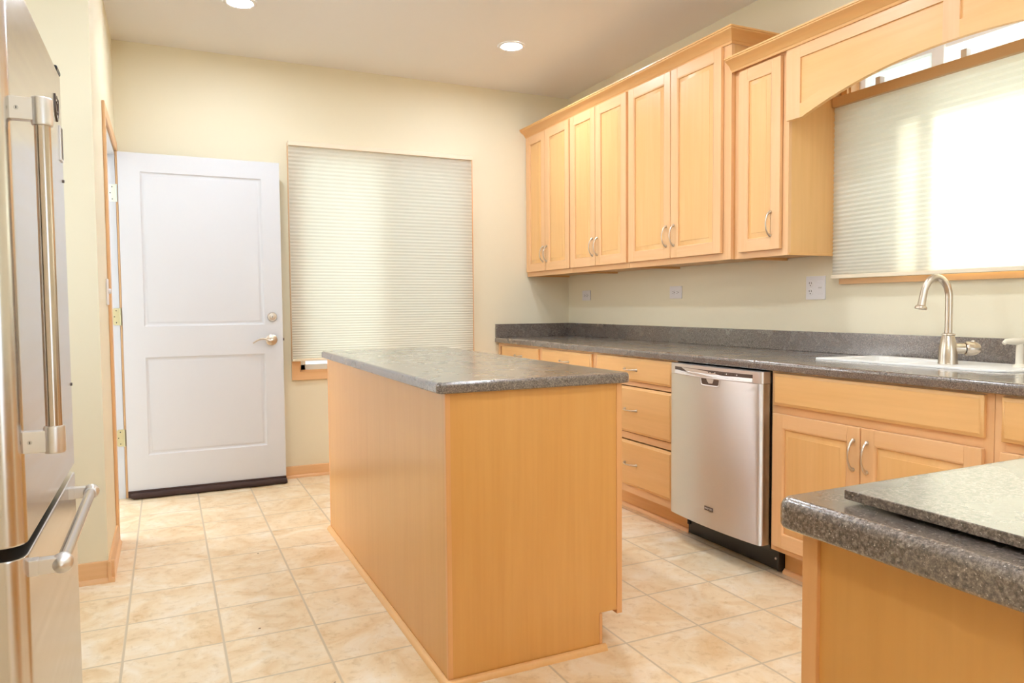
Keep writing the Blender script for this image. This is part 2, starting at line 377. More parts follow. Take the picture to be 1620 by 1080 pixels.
# the open entry door (hinge at the far jamb, standing parallel to the back wall)
DX0, DX1, DY0, DY1, DZ0, DZ1 = -0.234, 0.686, 4.930, 4.974, 0.026, 2.082
def entry_door():
    b = MB(); m = M['white']
    xs = [DX0, -0.118, 0.574, DX1]; z = [DZ0, 0.262, 0.858, 1.046, 1.972, DZ1]
    b.box(DX0, DX1, DY0+0.010, DY1, DZ0, DZ1, m)
    b.box(xs[0], xs[1], DY0, DY0+0.0105, DZ0, DZ1, m); b.box(xs[2], xs[3], DY0, DY0+0.0105, DZ0, DZ1, m)
    for a, c in ((z[0], z[1]), (z[2], z[3]), (z[4], z[5])): b.box(xs[1]-0.0003, xs[2]+0.0003, DY0, DY0+0.0105, a, c, m)
    for z0, z1 in ((z[1], z[2]), (z[3], z[4])):
        x0, x1 = xs[1], xs[2]
        lp = lambda i, y: [(x0+i, y, z0+i), (x1-i, y, z0+i), (x1-i, y, z1-i), (x0+i, y, z1-i)]
        b.loft([lp(-0.001, DY0), lp(0.010, DY0+0.0085), lp(0.020, DY0+0.0085), lp(0.030, DY0+0.003)], m, False, True)
    d = struct(b.obj('door_1', origin=(DX0, DY1, 0)))
    d['label'] = 'white two panel entry door standing open against the back wall'
    # sweep along the bottom
    pts = [(DX0+0.012, DY0-0.012, 0.024)] + [(DX0+0.03+0.88*k/14, DY0-0.014-0.003*math.sin(k*1.3), 0.022+0.0025*math.sin(k*2.1)) for k in range(15)] + [(DX1+0.004, DY0-0.013, 0.022)]
    mb = MB().tube(pts, [0.012]+[0.019]*15+[0.016], M['brown'], 12); mb.box(DX0, DX1, DY0-0.012, DY0-0.0005, 0.012, 0.052, M['brown'], 0.003)
    mb.obj('door_sweep', d)
    cx, zc = 0.622, 1.094
    q = MB().lathe([(0.0, 0), (0.030, 0), (0.0295, 0.006), (0.024, 0.012), (0.0225, 0.012), (0.0225, 0.008), (0.014, 0.009), (0.013, 0.016), (0.0, 0.017)], (cx, DY0, zc), (0, -1, 0), M['nickel'], 32, False)
    q.box(cx-0.0015, cx+0.0015, DY0-0.0185, DY0-0.0165, zc-0.006, zc+0.006, M['slot']); q.obj('deadbolt', d)
    cx, zc = 0.614, 0.945
    hd = MB().lathe([(0.0, 0), (0.036, 0), (0.036, 0.004), (0.030, 0.010), (0.016, 0.013), (0.012, 0.040), (0.013, 0.050), (0.0, 0.052)], (cx, DY0, zc), (0, -1, 0), M['nickel'], 36, False)
    lv = [(cx, DY0-0.045, zc)] + [(cx-0.012-0.105*t, DY0-0.047+0.012*t*t, zc-0.004+0.016*math.sin(PI*t*1.05)-0.010*t*t) for t in [k/12 for k in range(13)]]
    hd.tube(lv, [0.010]+[0.0085-0.004*k/12 for k in range(13)], M['nickel'], 12)
    hd.obj('lever_handle', d)
    MB().box(DX1-0.0005, DX1+0.010, DY0+0.014, DY0+0.030, 0.938, 0.956, M['emblem'], 0.002).obj('latch', d)
    for k, (zc, m) in enumerate(((1.843, 'ivory'), (1.106, 'brass'), (0.372, 'brass'))):
        h = MB(); yj = DO[1]-0.0005
        poly = [(-0.047, -0.047), (-0.010, -0.052), (0.0, -0.052), (0.0, 0.052), (-0.010, 0.052)]
        poly = [(0.012, -0.051), (0.012, 0.051), (-0.018, 0.051), (-0.0265, 0.043), (-0.0265, -0.043), (-0.018, -0.051)]
        h.prism(poly, lambda u, v, dd: (XL-0.012+u, yj-dd, zc+v), 0, 0.003, M[m])
        h.tube([(XL+0.004, DY1-0.004, zc-0.052), (XL+0.004, DY1-0.004, zc+0.052)], 0.006, M[m], 10)
        for du, dv in ((-0.006, 0.036), (-0.016, 0.0), (-0.006, -0.036)):
            h.lathe([(0.0035, 0), (0.003, 0.001), (0, 0.0012)], (XL-0.012+du, yj-0.003, zc+dv), (0, -1, 0), M['slot'], 8)
        o = h.obj('hinge', d)
        if k == 0: o['label'] = 'hinge painted pale ivory'
entry_door()

# ------------------------------------------------------------------ windows
def window_back():
    x0, x1, z0, z1 = W1; ya, yb = YB+0.028, YB+0.088
    b = MB(); m = M['vinyl']; t = 0.045
    b.box(x0, x0+t, ya, yb, z0, z1, m, 0.004); b.box(x1-t, x1, ya, yb, z0, z1, m, 0.004)
    b.box(x0, x1, ya, yb, z0, z0+t, m, 0.004); b.box(x0, x1, ya, yb, z1-t, z1, m, 0.004)
    b.box(1.385, 1.455, ya-0.004, yb, z0, z1, m, 0.004)
    o = struct(b.obj('window_1', origin=(x0, yb, z0)))
    MB().box(x0+t-0.005, 1.39, ya+0.03, ya+0.034, z0+t-0.005, z1-t+0.005, M['glass']).obj('pane', o)
    MB().box(1.45, x1-t+0.005, ya+0.03, ya+0.034, z0+t-0.005, z1-t+0.005, M['glass']).obj('pane', o)
    MB().box(1.45, x1-t+0.005, yb-0.006, yb-0.004, z0+t-0.005, z1-t+0.005, M['screen']).obj('insect_screen', o)
    # wood jamb extension and casing
    c = MB(); w = 0.057
    c.box(x0-0.004, x0+0.008, YB, ya, z0, z1, M['wood_z']); c.box(x1-0.008, x1+0.004, YB, ya, z0, z1, M['wood_z'])
    c.box(x0, x1, YB, ya, z0-0.004, z0+0.008, M['wood_x']); c.box(x0, x1, YB, ya, z1-0.008, z1+0.004, M['wood_x'])
    def frame4(f0, f1, mh, mv):
        pass
    cx0, cx1, cz0, cz1 = x0-w+0.004, x1+w-0.004, z0-w, z1+0.045
    for poly, mm in (([(cx0, cz0), (cx1, cz0), (x1, z0), (x0, z0)], 'wood_x'), ([(cx0, cz1), (x0, z1), (x1, z1), (cx1, cz1)], 'wood_x'),
                     ([(cx0, cz0), (x0, z0), (x0, z1), (cx0, cz1)], 'wood_z'), ([(cx1, cz0), (cx1, cz1), (x1, z1), (x1, z0)], 'wood_z')):
        c.prism(poly, lambda u, v, d: (u, YB-d, v), 0, 0.016, M[mm])
    struct(c.obj('trim_window_back'))
window_back()
def window_sink():
    y0, y1, z0, z1 = W2; xa, xb = XR+0.055, XR+0.115; t = 0.04; m = M['vinyl']
    b = MB()
    b.box(xa, xb, y0, y0+t, z0, z1, m, 0.004); b.box(xa, xb, y1-t, y1, z0, z1, m, 0.004)
    b.box(xa, xb, y0, y1, z0, z0+t, m, 0.004); b.box(xa, xb, y0, y1, z1-t, z1, m, 0.004)
    b.box(xa-0.004, xb, 2.02, 2.075, z0, z1, m, 0.004); b.box(xa-0.004, xb, 1.355, 1.41, z0, z1, m, 0.004)
    b.box(xa+0.01, xb-0.01, y0, y1, z1-0.085, z1-0.06, m, 0.003)
    o = struct(b.obj('window_2', origin=(xb, y0, z0)))
    for a, c in ((y0+t-0.005, 1.36), (1.405, 2.025), (2.07, y1-t+0.005)):
        MB().box(xa+0.03, xa+0.034, a, c, z0+t-0.005, z1-t+0.005, M['glass']).obj('pane', o)
    MB().box(xb-0.006, xb-0.004, 2.07, y1-t+0.005, z0+t-0.005, z1-t+0.005, M['screen']).obj('insect_screen', o)
    c = MB(); w = 0.055
    c.box(XR, xa, y0-0.004, y0+0.008, z0, z1, M['wood_z']); c.box(XR, xa, y1-0.008, y1+0.004, z0, z1, M['wood_z'])
    c.box(XR, xa, y0, y1, z0-0.004, z0+0.008, M['wood_y']); c.box(XR, xa, y0, y1, z1-0.008, z1+0.004, M['wood_y'])
    cy0, cy1, cz0, cz1 = y0-w, y1+0.03, z0-0.047, z1+0.04
    for poly, mm in (([(cy0, cz0), (y0, z0), (y1, z0), (cy1, cz0)], 'crown_y'), ([(cy0, cz1), (cy1, cz1), (y1, z1), (y0, z1)], 'crown_y'),
                     ([(cy0, cz0), (cy0, cz1), (y0, z1), (y0, z0)], 'crown_z'), ([(cy1, cz0), (y1, z0), (y1, z1), (cy1, cz1)], 'crown_z')):
        c.prism(poly, lambda u, v, d: (XR-d, u, v), 0, 0.018, M[mm])
    struct(c.obj('trim_window_sink'))
window_sink()
# added unseen windows, rear and niche: plain frames round the fill lights
b = MB()
for x in (0.60, 1.42, 2.24): b.box(x, x+0.06, YR-0.10, YR-0.04, 0.2, 2.3, M['vinyl'], 0.004)
for z in (0.2, 2.24): b.box(0.60, 2.30, YR-0.10, YR-0.04, z, z+0.06, M['vinyl'], 0.004)
struct(b.obj('window_added_rear'))
b = MB()
for y in (2.15, 3.19): b.box(XN-0.10, XN-0.04, y, y+0.06, 0.95, 2.15, M['vinyl'], 0.004)
for z in (0.95, 2.09): b.box(XN-0.10, XN-0.04, 2.15, 3.25, z, z+0.06, M['vinyl'], 0.004)
struct(b.obj('window_added_niche'))

def cellular_shade(label, f, a0, a1, z0, z1, head_m, head_h, rail_m, brackets, pitch=0.021, amp=0.0015):
    """f(a, d, z): along the window, out from the wall side (towards the room), up"""
    def bx(b, A0, A1, d0, d1, Z0, Z1, m, bev):
        p, q = f(A0, d0, Z0), f(A1, d1, Z1); b.box(p[0], q[0], p[1], q[1], p[2], q[2], m, bev)
    t = thing('cellular_shade', label, 'window blind', f((a0+a1)/2, 0.0, z1))
    h = MB(); bx(h, a0, a1, 0.0, 0.046, z1-head_h, z1, head_m, 0.005); h.obj('headrail', t)
    r = MB(); bx(r, a0, a1, 0.006, 0.038, z0, z0+0.018, rail_m, 0.004); r.obj('bottom_rail', t)
    s = MB(); zb, zt = z0+0.017, z1-head_h+0.001; front, back = [], []
    n = int(round((zt-zb)/pitch))
    for k in range(2*n+1):
        q = k/(2*n); z = zb + (zt-zb)*(0.72*q+0.28*q*q); d = amp*(1 if k % 2 else -1)
        front.append((0.029+d, z)); back.append((0.015-d, z))
    for pr in (front, back[::1]):
        s.loft([[f(a0+0.003, d, z) for d, z in pr], [f(a1-0.003, d, z) for d, z in pr]], M['shade'], False, False, False)
    s.obj('shade_fabric', t, angle=20)
    for a in brackets:
        k = MB(); bx(k, a-0.012, a+0.012, 0.004, 0.034, z1-0.002, z1+0.034, M['plate'], 0.002); k.obj('bracket', t)
    return t
M['rail_tan'] = base_mat('tan_rail', (0.86, 0.74, 0.58, 1), 0.4); M['rail_brown'] = base_mat('brown_rail', (0.62, 0.40, 0.20, 1), 0.4); M['rail_white'] = base_mat('cream_rail', (0.85, 0.74, 0.56, 1), 0.4)
cellular_shade('tall cream pleated cellular shade drawn down over the back window beside the white door',
               lambda a, d, z: (a, YB-0.017-d, z), 0.756, 2.066, 0.792, 2.252, M['rail_tan'], 0.032, M['rail_white'], ())
cellular_shade('wide sunlit cream cellular shade on the window above the sink',
               lambda a, d, z: (XR-0.032-d, a, z), 0.955, 2.473, 1.268, 2.106, M['rail_brown'], 0.046, M['rail_white'], (2.24, 1.86, 1.3), 0.021, 0.0026)

# ------------------------------------------------------------------ cabinet kit (fronts face -X at depth x; y across, z up)
def pull_pts(kind, x, y, z, half=0.054):
    pts, rad = [], []
    n = 14
    for k in range(n+1):
        t = k/n; s = -half + 2*half*t
        out = 0.004 + 0.026*math.sin(PI*t)**0.62
        wob = 0.0
        p = (x-out, y, z+s) if kind == 'v' else (x-out, y+s, z)
        pts.append(p); e = abs(2*t-1)
        rad.append(0.0034 + 0.0024*e**3)
    return pts, rad
def pull(parent, kind, x, y, z):
    b = MB(); pts, rad = pull_pts(kind, x, y, z); b.tube(pts, rad, M['nickel'], 10)
    for s in (-0.054, 0.054):
        o = (x, y, z+s) if kind == 'v' else (x, y+s, z)
        b.lathe([(0.0, 0.0), (0.0078, 0.0), (0.0078, 0.003), (0.006, 0.007), (0.0, 0.010)], o, (-1, 0, 0), M['nickel'], 14, False)
    return b.obj('handle', parent)
def door_front(parent, x, ya, yb, z0, z1, handle=None, hz=None, hkind='v', st=0.056, name='door'):
    """x = front plane; door is 20 mm thick behind it; raised panel"""
    y0, y1 = sorted((ya, yb)); b = MB(); T = 0.020
    b.box(x, x+T, y0, y0+st, z0, z1, M['wood_z'], 0.0035); b.box(x, x+T, y1-st, y1, z0, z1, M['wood_z'], 0.0035)
    b.box(x+0.0003, x+T, y0+st-0.001, y1-st+0.001, z0, z0+st, M['wood_y'], 0.0025); b.box(x+0.0003, x+T, y0+st-0.001, y1-st+0.001, z1-st, z1, M['wood_y'], 0.0025)
    # sticking profile round the panel
    A, B, C, D = y0+st, y1-st, z0+st, z1-st
    lp = lambda i, xx: [(xx, A+i, C+i), (xx, A+i, D-i), (xx, B-i, D-i), (xx, B-i, C+i)]
    b.loft([lp(-0.001, x+0.0006), lp(0.004, x+0.003), lp(0.006, x+0.0065), lp(0.006, x+0.011)], M['wood_z'], False, False)
    d = b.obj(name, parent)
    pn = MB(); pn.loft([lp(0.002, x+0.015), lp(0.002, x+0.0105), lp(0.008, x+0.0100), lp(0.030, x+0.0020), lp(0.0305, x+0.0008)], M['panel_z'])
    pn.obj('raised_panel', d)
    if handle is not None: pull(d, hkind, x, handle, hz)
    return d
def drawer_front(parent, x, ya, yb, z0, z1, handle=True, name='drawer'):
    y0, y1 = sorted((ya, yb)); b = MB()
    lp = lambda i, xx: [(xx, y0+i, z0+i), (xx, y0+i, z1-i), (xx, y1-i, z1-i), (xx, y1-i, z0+i)]
    b.loft([lp(0, x+0.020), lp(0, x+0.008), lp(0.003, x+0.0055), lp(0.007, x+0.005), lp(0.012, x+0.001), lp(0.0135, x)], M['panel_y'])
    d = b.obj(name, parent)
    if handle: pull(d, 'h', x, (y0+y1)/2, (z0+z1)/2)
    return d
def carcass(parent, xf, xb, y0, y1, z0, z1, cols, rows, side=True, toe=None, stile=0.04, top=True):
    """face frame at xf (20 mm), sides, bottom, back; cols = stile centres, rows = rail z-ranges"""
    b = MB(); F = 0.020
    for a, c in cols: b.box(xf, xf+F, a, c, z0, z1, M['wood_z'], 0.0015)
    for a, c in rows: b.box(xf+0.0004, xf+F, y0+0.001, y1-0.001, a, c, M['wood_y'])
    b.obj('face_frame', parent)
    k = MB(); t = 0.015
    k.box(xf+F-0.001, xb, y0+0.0004, y0+t, z0, z1, M['ply'] if False else M['panel_z']); k.box(xf+F-0.001, xb, y1-t, y1-0.0004, z0, z1, M['panel_z'])
    k.box(xf+F-0.001, xb, y0+t-0.001, y1-t+0.001, z0+0.012, z0+0.027, M['panel_y']); k.box(xb-0.008, xb-0.0005, y0+t-0.001, y1-t+0.001, z0+0.012, z1, M['panel_z'])
    if top: k.box(xf+F-0.001, xb, y0+t-0.001, y1-t+0.001, z1-0.018, z1-0.001, M['panel_y'])
    k.obj('body', parent)
    if toe: 
        q = MB().box(toe, toe+0.018, y0+0.0004, y1-0.0004, 0.0, z0+0.004, M['crown_y'])
        q.prism([(0, 0), (0.016, 0), (0.014, 0.010), (0.006, 0.018), (0, 0.019)], lambda u, v, d: (toe-u, d, v), y0+0.0004, y1-0.0004, M['wood_y'])
        q.obj('toe_kick', parent)
        MB().box(toe+0.0185, xb, y0+0.0004, y1-0.0004, 0, z0-0.001, M['panel_z']).obj('plinth', parent)

# --- upper cabinets, long run
XU = 2.541; XUD = 2.521; UZ0, UZ1 = 1.375, 2.4255; WB = XR-0.001
def upper(label, y0, y1, doors, hz=1.530, xf=XU, z0=UZ0, z1=UZ1, dz=(1.408, 2.424), stl=0.03, str_=0.03):
    t = thing('upper_cabinet', label, 'cabinet', (xf, (y0+y1)/2, z0), 'maple wall cabinets' )
    carcass(t, xf, WB, y0, y1, z0, z1, ((y0, y0+str_), (y1-stl, y1)), ((z0, z0+0.038), (z1-0.04, z1)))
    for ya, yb, hy in doors: door_front(t, xf-0.0205, ya, yb, dz[0], dz[1], hy, hz)
    return t
upper('farthest two door maple wall cabinet, in the corner by the back wall', 4.3845, 5.069, ((5.046, 4.745, 4.772), (4.741, 4.392, 4.716)))
upper('two door maple wall cabinet second from the back wall corner', 3.6915, 4.3835, ((4.376, 4.056, 4.084), (4.052, 3.704, 4.026)))
upper('wide two door maple wall cabinet, third from the back wall, tall run\'s near end', 2.821, 3.6905, ((3.680, 3.278, 3.312), (3.274, 2.873, 3.244)), str_=0.054)
# --- lower-height single door wall cabinet beside the window
G2 = 2.566
upper('narrow single door maple wall cabinet between the tall run and the sink window', 2.476, 2.8195, ((2.775, 2.509, 2.563),), 1.524, G2, 1.375, 2.30, (1.405, 2.276), 0.045, 0.035)
MB().box(G2+0.002, WB, 2.4705, 2.4757, 1.375, 1.386, M['crown_x'], 0.001).obj('bottom_edge', [o for o in COL.objects if o.name.startswith('upper_cabinet')][-1])

# crown mouldings
CR = [(0.0, 0.0), (0.006, 0.0), (0.009, 0.006), (0.010, 0.010), (0.016, 0.014), (0.019, 0.022), (0.030, 0.034), (0.046, 0.044), (0.055, 0.051), (0.056, 0.056), (0.060, 0.058), (0.060, 0.066), (0.0, 0.066)]
def crown(name, label, x, ystart, yend, z, ret_end=True, scale=1.0):
    """runs along y at face x from ystart (far) to yend (near); mitred return to the wall at yend"""
    b = MB(); sec0 = []; sec1 = []; sec2 = []
    for u, v in CR:
        u *= scale; v *= scale
        sec0.append((x-u, ystart, z+v)); sec1.append((x-u, (yend-u) if ret_end else yend, z+v)); sec2.append((XR-0.001, yend-u, z+v))
    t = thing(name, label, 'moulding', (x, (ystart+yend)/2, z))
    b.loft([sec0, sec1], M['crown_y']); b.obj('run', t)
    if ret_end: MB().loft([sec1, sec2], M['crown_x']).obj('return', t)
    return t
crown('crown_moulding', 'long maple crown moulding along the top of the tall wall cabinet run', XU-0.0005, YB-0.001, 2.8205, 2.4258)
crown('crown_moulding', 'lower maple crown moulding running above the arched window valance', G2-0.0205, 2.8185, 0.955, 2.284, False, 0.93)

# arched valance over the sink window
def valance():
    ya, yb = 2.4755, 0.955; yc = (ya+yb)/2; X = G2-0.0205; ztop = 2.30
    def arc(y):
        d = abs(y-yc)
        if d > 0.672: return 1.972
        return 2.084 - 0.1135*(d/0.672)**2.1
    t = thing('window_valance', 'arched maple valance board with inset panels above the sink window', 'valance', (X, yc, 1.972))
    ys = [ya-(ya-yb)*k/96 for k in range(97)]
    extra = [yc+0.672, yc-0.672]; ys = sorted(ys+extra, reverse=True)
    b = MB(); b.prism([(y, arc(y)) for y in ys] + [(yb, ztop), (ya, ztop)], lambda u, v, d: (d, u, v), X+0.007, X+0.020, M['panel_y']); b.obj('board', t)
    # applied frame: stiles, top rail and arched bottom rail leave the inset panels
    f = MB()
    for a, c in ((ya, 2.396), (1.745, 1.683), (yb+0.08, yb)):
        zt = 2.2999
        yy = [a-(a-c)*k/8 for k in range(9)]
        f.prism([(y, arc(y)) for y in yy] + [(c, zt), (a, zt)], lambda u, v, d: (d, u, v), X, X+0.0072, M['wood_z'])
    f.box(X+0.0003, X+0.0072, yb, ya, 2.232, 2.2998, M['wood_y'])
    for a, c in ((2.396, 1.745), (1.683, yb+0.08)):
        yy = [a-(a-c)*k/48 for k in range(49)]
        lo = [(y, arc(y)) for y in yy]; hi = [(y, max(arc(y)+0.061, 2.033 if abs(y-yc) > 0.6 else 0)) for y in reversed(yy)]
        f.prism(lo+hi, lambda u, v, d: (d, u, v), X+0.0003, X+0.0072, M['panel_y'])
    f.obj('frame', t)
    MB().box(X+0.0205, 2.80, yb, yb+0.018, 1.972, 2.2995, M['wood_z'], 0.001).obj('end_return', t)
valance()

# --- base cabinets
XB = 2.289; XBD = 2.2685; BZ0, BZ1 = 0.118, 0.875; TOE = 2.370
def base(label, y0, y1, rows, cols=None, top=True):
    t = thing('base_cabinet', label, 'cabinet', (XB, (y0+y1)/2, 0), 'maple base cabinets')
    carcass(t, XB, WB, y0, y1, BZ0, BZ1, cols or ((y0, y0+0.035), (y1-0.035, y1)), rows, toe=TOE, top=top)
    return t
R3 = ((0.118, 0.16), (0.70, 0.74), (0.85, 0.875))
t = base('maple base cabinet in the far corner, its drawer half hidden behind the island top', 4.361, 5.069, R3)
drawer_front(t, XBD, 4.976, 4.388, 0.735, 0.857)
door_front(t, XBD, 4.976, 4.684, 0.146, 0.700, 4.712, 0.60); door_front(t, XBD, 4.680, 4.388, 0.146, 0.700, 4.652, 0.60)
t = base('maple base cabinet second from the back wall, behind the island', 3.6715, 4.360, R3)
drawer_front(t, XBD, 4.332, 3.703, 0.735, 0.862)
door_front(t, XBD, 4.332, 4.020, 0.146, 0.700, 4.048, 0.60); door_front(t, XBD, 4.016, 3.703, 0.146, 0.700, 3.988, 0.60)
t = base('three drawer maple base cabinet left of the dishwasher', 2.907, 3.6705, ((0.118, 0.165), (0.452, 0.415), (0.735, 0.712), (0.85, 0.875)))
for a, c in ((0.739, 0.867), (0.459, 0.708), (0.165, 0.410)): drawer_front(t, XBD, 3.639, 2.935, a, c)
t = base('two door maple sink cabinet with a false drawer front, right of the dishwasher', 1.3755, 2.283, ((0.118, 0.16), (0.70, 0.74), (0.85, 0.875)), ((1.3755, 1.41), (2.25, 2.283)), top=False)
drawer_front(t, XBD, 2.263, 1.400, 0.734, 0.867, False, 'false_drawer_front')
door_front(t, XBD, 2.263, 1.839, 0.144, 0.700, 1.866, 0.596); door_front(t, XBD, 1.835, 1.401, 0.144, 0.700, 1.808, 0.596)
t = base('nearest maple base cabinet right of the sink cabinet, cut by the photo edge', 0.72, 1.3745, R3)
drawer_front(t, XBD, 1.347, 0.745, 0.731, 0.867); door_front(t, XBD, 1.347, 1.05, 0.144, 0.700, 1.08, 0.596); door_front(t, XBD, 1.046, 0.745, 0.144, 0.700, 1.018, 0.596)

# --- long countertop with backsplash
def countertop():
    XF, ZT, TH = 2.259, 0.914, 0.038
    t = thing('countertop', 'long speckled grey countertop along the right wall with the sink set in', 'countertop', (XF, 2.9, ZT-TH))
    def prof(xb):
        p = [(xb, ZT-TH), (XF+0.006, ZT-TH)]
        for k in range(5): a = PI/2*k/4; p.append((XF+0.006-0.006*math.sin(a), ZT-TH+0.006-0.006*math.cos(a)))
        for k in range(7): a = PI/2*k/6; p.append((XF+0.014-0.014*math.cos(a), ZT-0.014+0.014*math.sin(a)))
        p.append((xb, ZT)); return p
    b = MB(); f = lambda u, v, d: (u, d, v)
    b.prism(prof(XR-0.001), f, 5.069, 2.262, M['counter']); b.prism(prof(XR-0.001), f, 1.505, 0.70, M['counter'])
    b.prism(prof(2.552), f, 2.262, 1.505, M['counter']); b.box(2.838, XR-0.001, 1.505, 2.262, ZT-TH, ZT, M['counter'])
    b.obj('worktop', t)
    MB().box(XR-0.021, XR-0.001, 0.70, 5.0495, ZT+0.0002, ZT+0.100, M['counter'], 0.002).obj('backsplash', t)
    MB().box(XF+0.002, XR-0.001, 5.050, 5.0695, ZT+0.0002, ZT+0.100, M['counter'], 0.002).obj('backsplash', t)
countertop()

# --- sink
def sink():
    Z = 0.914
    oc = [(2.515, 2.275), (2.800, 2.245), (2.862, 2.19), (2.862, 1.58), (2.80, 1.49), (2.60, 1.49), (2.525, 1.56)]
    oc = [(2.520, 2.268), (2.822, 2.222), (2.850, 2.17), (2.850, 1.60), (2.80, 1.498), (2.585, 1.498), (2.545, 1.56), (2.540, 1.95)]
    c = Vector((2.69, 2.03)); bowl = rrect(2.575, 2.80, 1.88, 2.18, 0.05, 0, 6)
    def ray(p):
        d = (Vector(p)-c); best = None
        for k in range(len(oc)):
            a = Vector(oc[k]); e = Vector(oc[(k+1) % len(oc)])-a
            den = d.x*e.y-d.y*e.x
            if abs(den) < 1e-9: continue
            s = ((a.x-c.x)*e.y-(a.y-c.y)*e.x)/den; u = ((a.x-c.x)*d.y-(a.y-c.y)*d.x)/den
            if s > 0 and -1e-6 <= u <= 1+1e-6: best = s if best is None else min(best, s)
        return c+d*best
    angs = []
    dirs = [(Vector(p)-c) for p in bowl] + [Vector(p)-c for p in oc]
    dirs = sorted(dirs, key=lambda v: math.atan2(v.y, v.x))
    def rayb(d):
        best = None
        for k in range(len(bowl)):
            a = Vector(bowl[k]); e = Vector(bowl[(k+1) % len(bowl)])-a; den = d.x*e.y-d.y*e.x
            if abs(den) < 1e-9: continue
            s = ((a.x-c.x)*e.y-(a.y-c.y)*e.x)/den; u = ((a.x-c.x)*d.y-(a.y-c.y)*d.x)/den
            if s > 0 and -1e-6 <= u <= 1+1e-6: best = s if best is None else min(best, s)
        return c+d*best
    out = [ray(c+d) for d in dirs]; inn = [rayb(d) for d in dirs]
    lp = lambda P, k, z: [((c+(p-c)*k).x, (c+(p-c)*k).y, z) for p in P]
    b = MB(); b.loft([lp(out, 0.99, Z+0.0004), lp(out, 1.0, Z+0.0004), lp(out, 1.0, Z+0.005), lp(out, 0.992, Z+0.008), lp(inn, 1.03, Z+0.008), lp(inn, 0.99, Z+0.004), lp(inn, 0.95, Z-0.09), lp(inn, 0.85, Z-0.110), lp(inn, 0.1, Z-0.112)], M['sink'], False, True)
    t = thing('sink', 'white drop in kitchen sink below the sunlit window', 'sink', (2.69, 1.88, Z)); b.obj('basin', t, angle=60)
    MB().lathe([(0.0, 0.0), (0.035, 0.0), (0.033, 0.003), (0.02, 0.001), (0, 0.001)], (2.69, 2.03, Z-0.1115), (0, 0, 1), M['satin'], 24, False).obj('drain', t)
sink()

# --- faucet
def faucet():
    x, y, z = 2.662, 1.777, 0.9222
    t = thing('faucet', 'brushed nickel gooseneck faucet on the white sink', 'faucet', (x, y, z)); m = M['nickel']
    b = MB().lathe([(0.0, 0), (0.034, 0), (0.0335, 0.004), (0.033, 0.006), (0.0325, 0.03), (0.031, 0.055), (0.027, 0.08), (0.0215, 0.103), (0.0205, 0.106), (0.024, 0.109), (0.0235, 0.113), (0.014, 0.116)], (x, y, z), (0, 0, 1), m, 36)
    hd = Vector((0.80, -0.60, 0.0)); hz = z+0.058
    b.tube([Vector((x, y, hz)), Vector((x, y, hz))+hd*0.03, Vector((x, y, hz))+hd*0.056], [0.026, 0.0205, 0.0195], m, 24)
    b.obj('faucet_body', t)
    sp = Vector((-0.92, 0.39, 0)); P = []; o = Vector((x, y, z))
    for zz in (0.112, 0.15, 0.19, 0.225): P.append(o+Vector((0, 0, zz)))
    R = 0.050
    for k in range(1, 19):
        a = math.radians(168*k/18); P.append(o+Vector((0, 0, 0.245+0.062*math.sin(a)*1.3))+sp*(R-R*math.cos(a)))
    e = P[-1]; d = (P[-1]-P[-2]).normalized()
    P += [e+d*0.02, e+d*0.045]
    MB().tube(P, [0.0130]*(len(P)-6)+[0.0128, 0.0125, 0.0122, 0.0125, 0.013, 0.0145], m, 20).lathe([(0.0145, 0), (0.0195, 0.004), (0.021, 0.010), (0.020, 0.014), (0.013, 0.0145)], P[-1]-d*0.003, d, m, 24).obj('spout', t)
    c0 = Vector((x, y, hz))+hd*0.058
    MB().lathe([(0.0, 0), (0.0240, 0), (0.0265, 0.008), (0.0265, 0.024), (0.0225, 0.040), (0.0150, 0.050), (0.0, 0.053)], c0, hd, m, 28, False).lathe([(0.0, 0), (0.007, 0), (0.006, 0.008), (0.0, 0.010)], c0+hd*0.026+Vector((0, 0, 0.022)), (0.3, -0.3, 1), m, 14, False).obj('handle', t)
    x, y = 2.722, 1.555
    s = thing('soap_dispenser', 'almond soap dispenser at the photo edge, right of the faucet', 'soap dispenser', (x, y, 0.9222))
    MB().lathe([(0.0, 0), (0.022, 0), (0.021, 0.006), (0.013, 0.012), (0.012, 0.07), (0.010, 0.09), (0.0, 0.091)], (x, y, 0.9222), (0, 0, 1), M['almond'], 24, False).obj('stem', s)
    d = Vector((-0.92, 0.39, 0)); q = Vector((x, y, 0.9222+0.092))
    MB().tube([q-d*0.014, q, q+d*0.03, q+d*0.052, q+d*0.060-Vector((0, 0, 0.007))], [0.010, 0.0135, 0.0115, 0.009, 0.007], M['almond'], 16).obj('pump_head', s)
faucet()

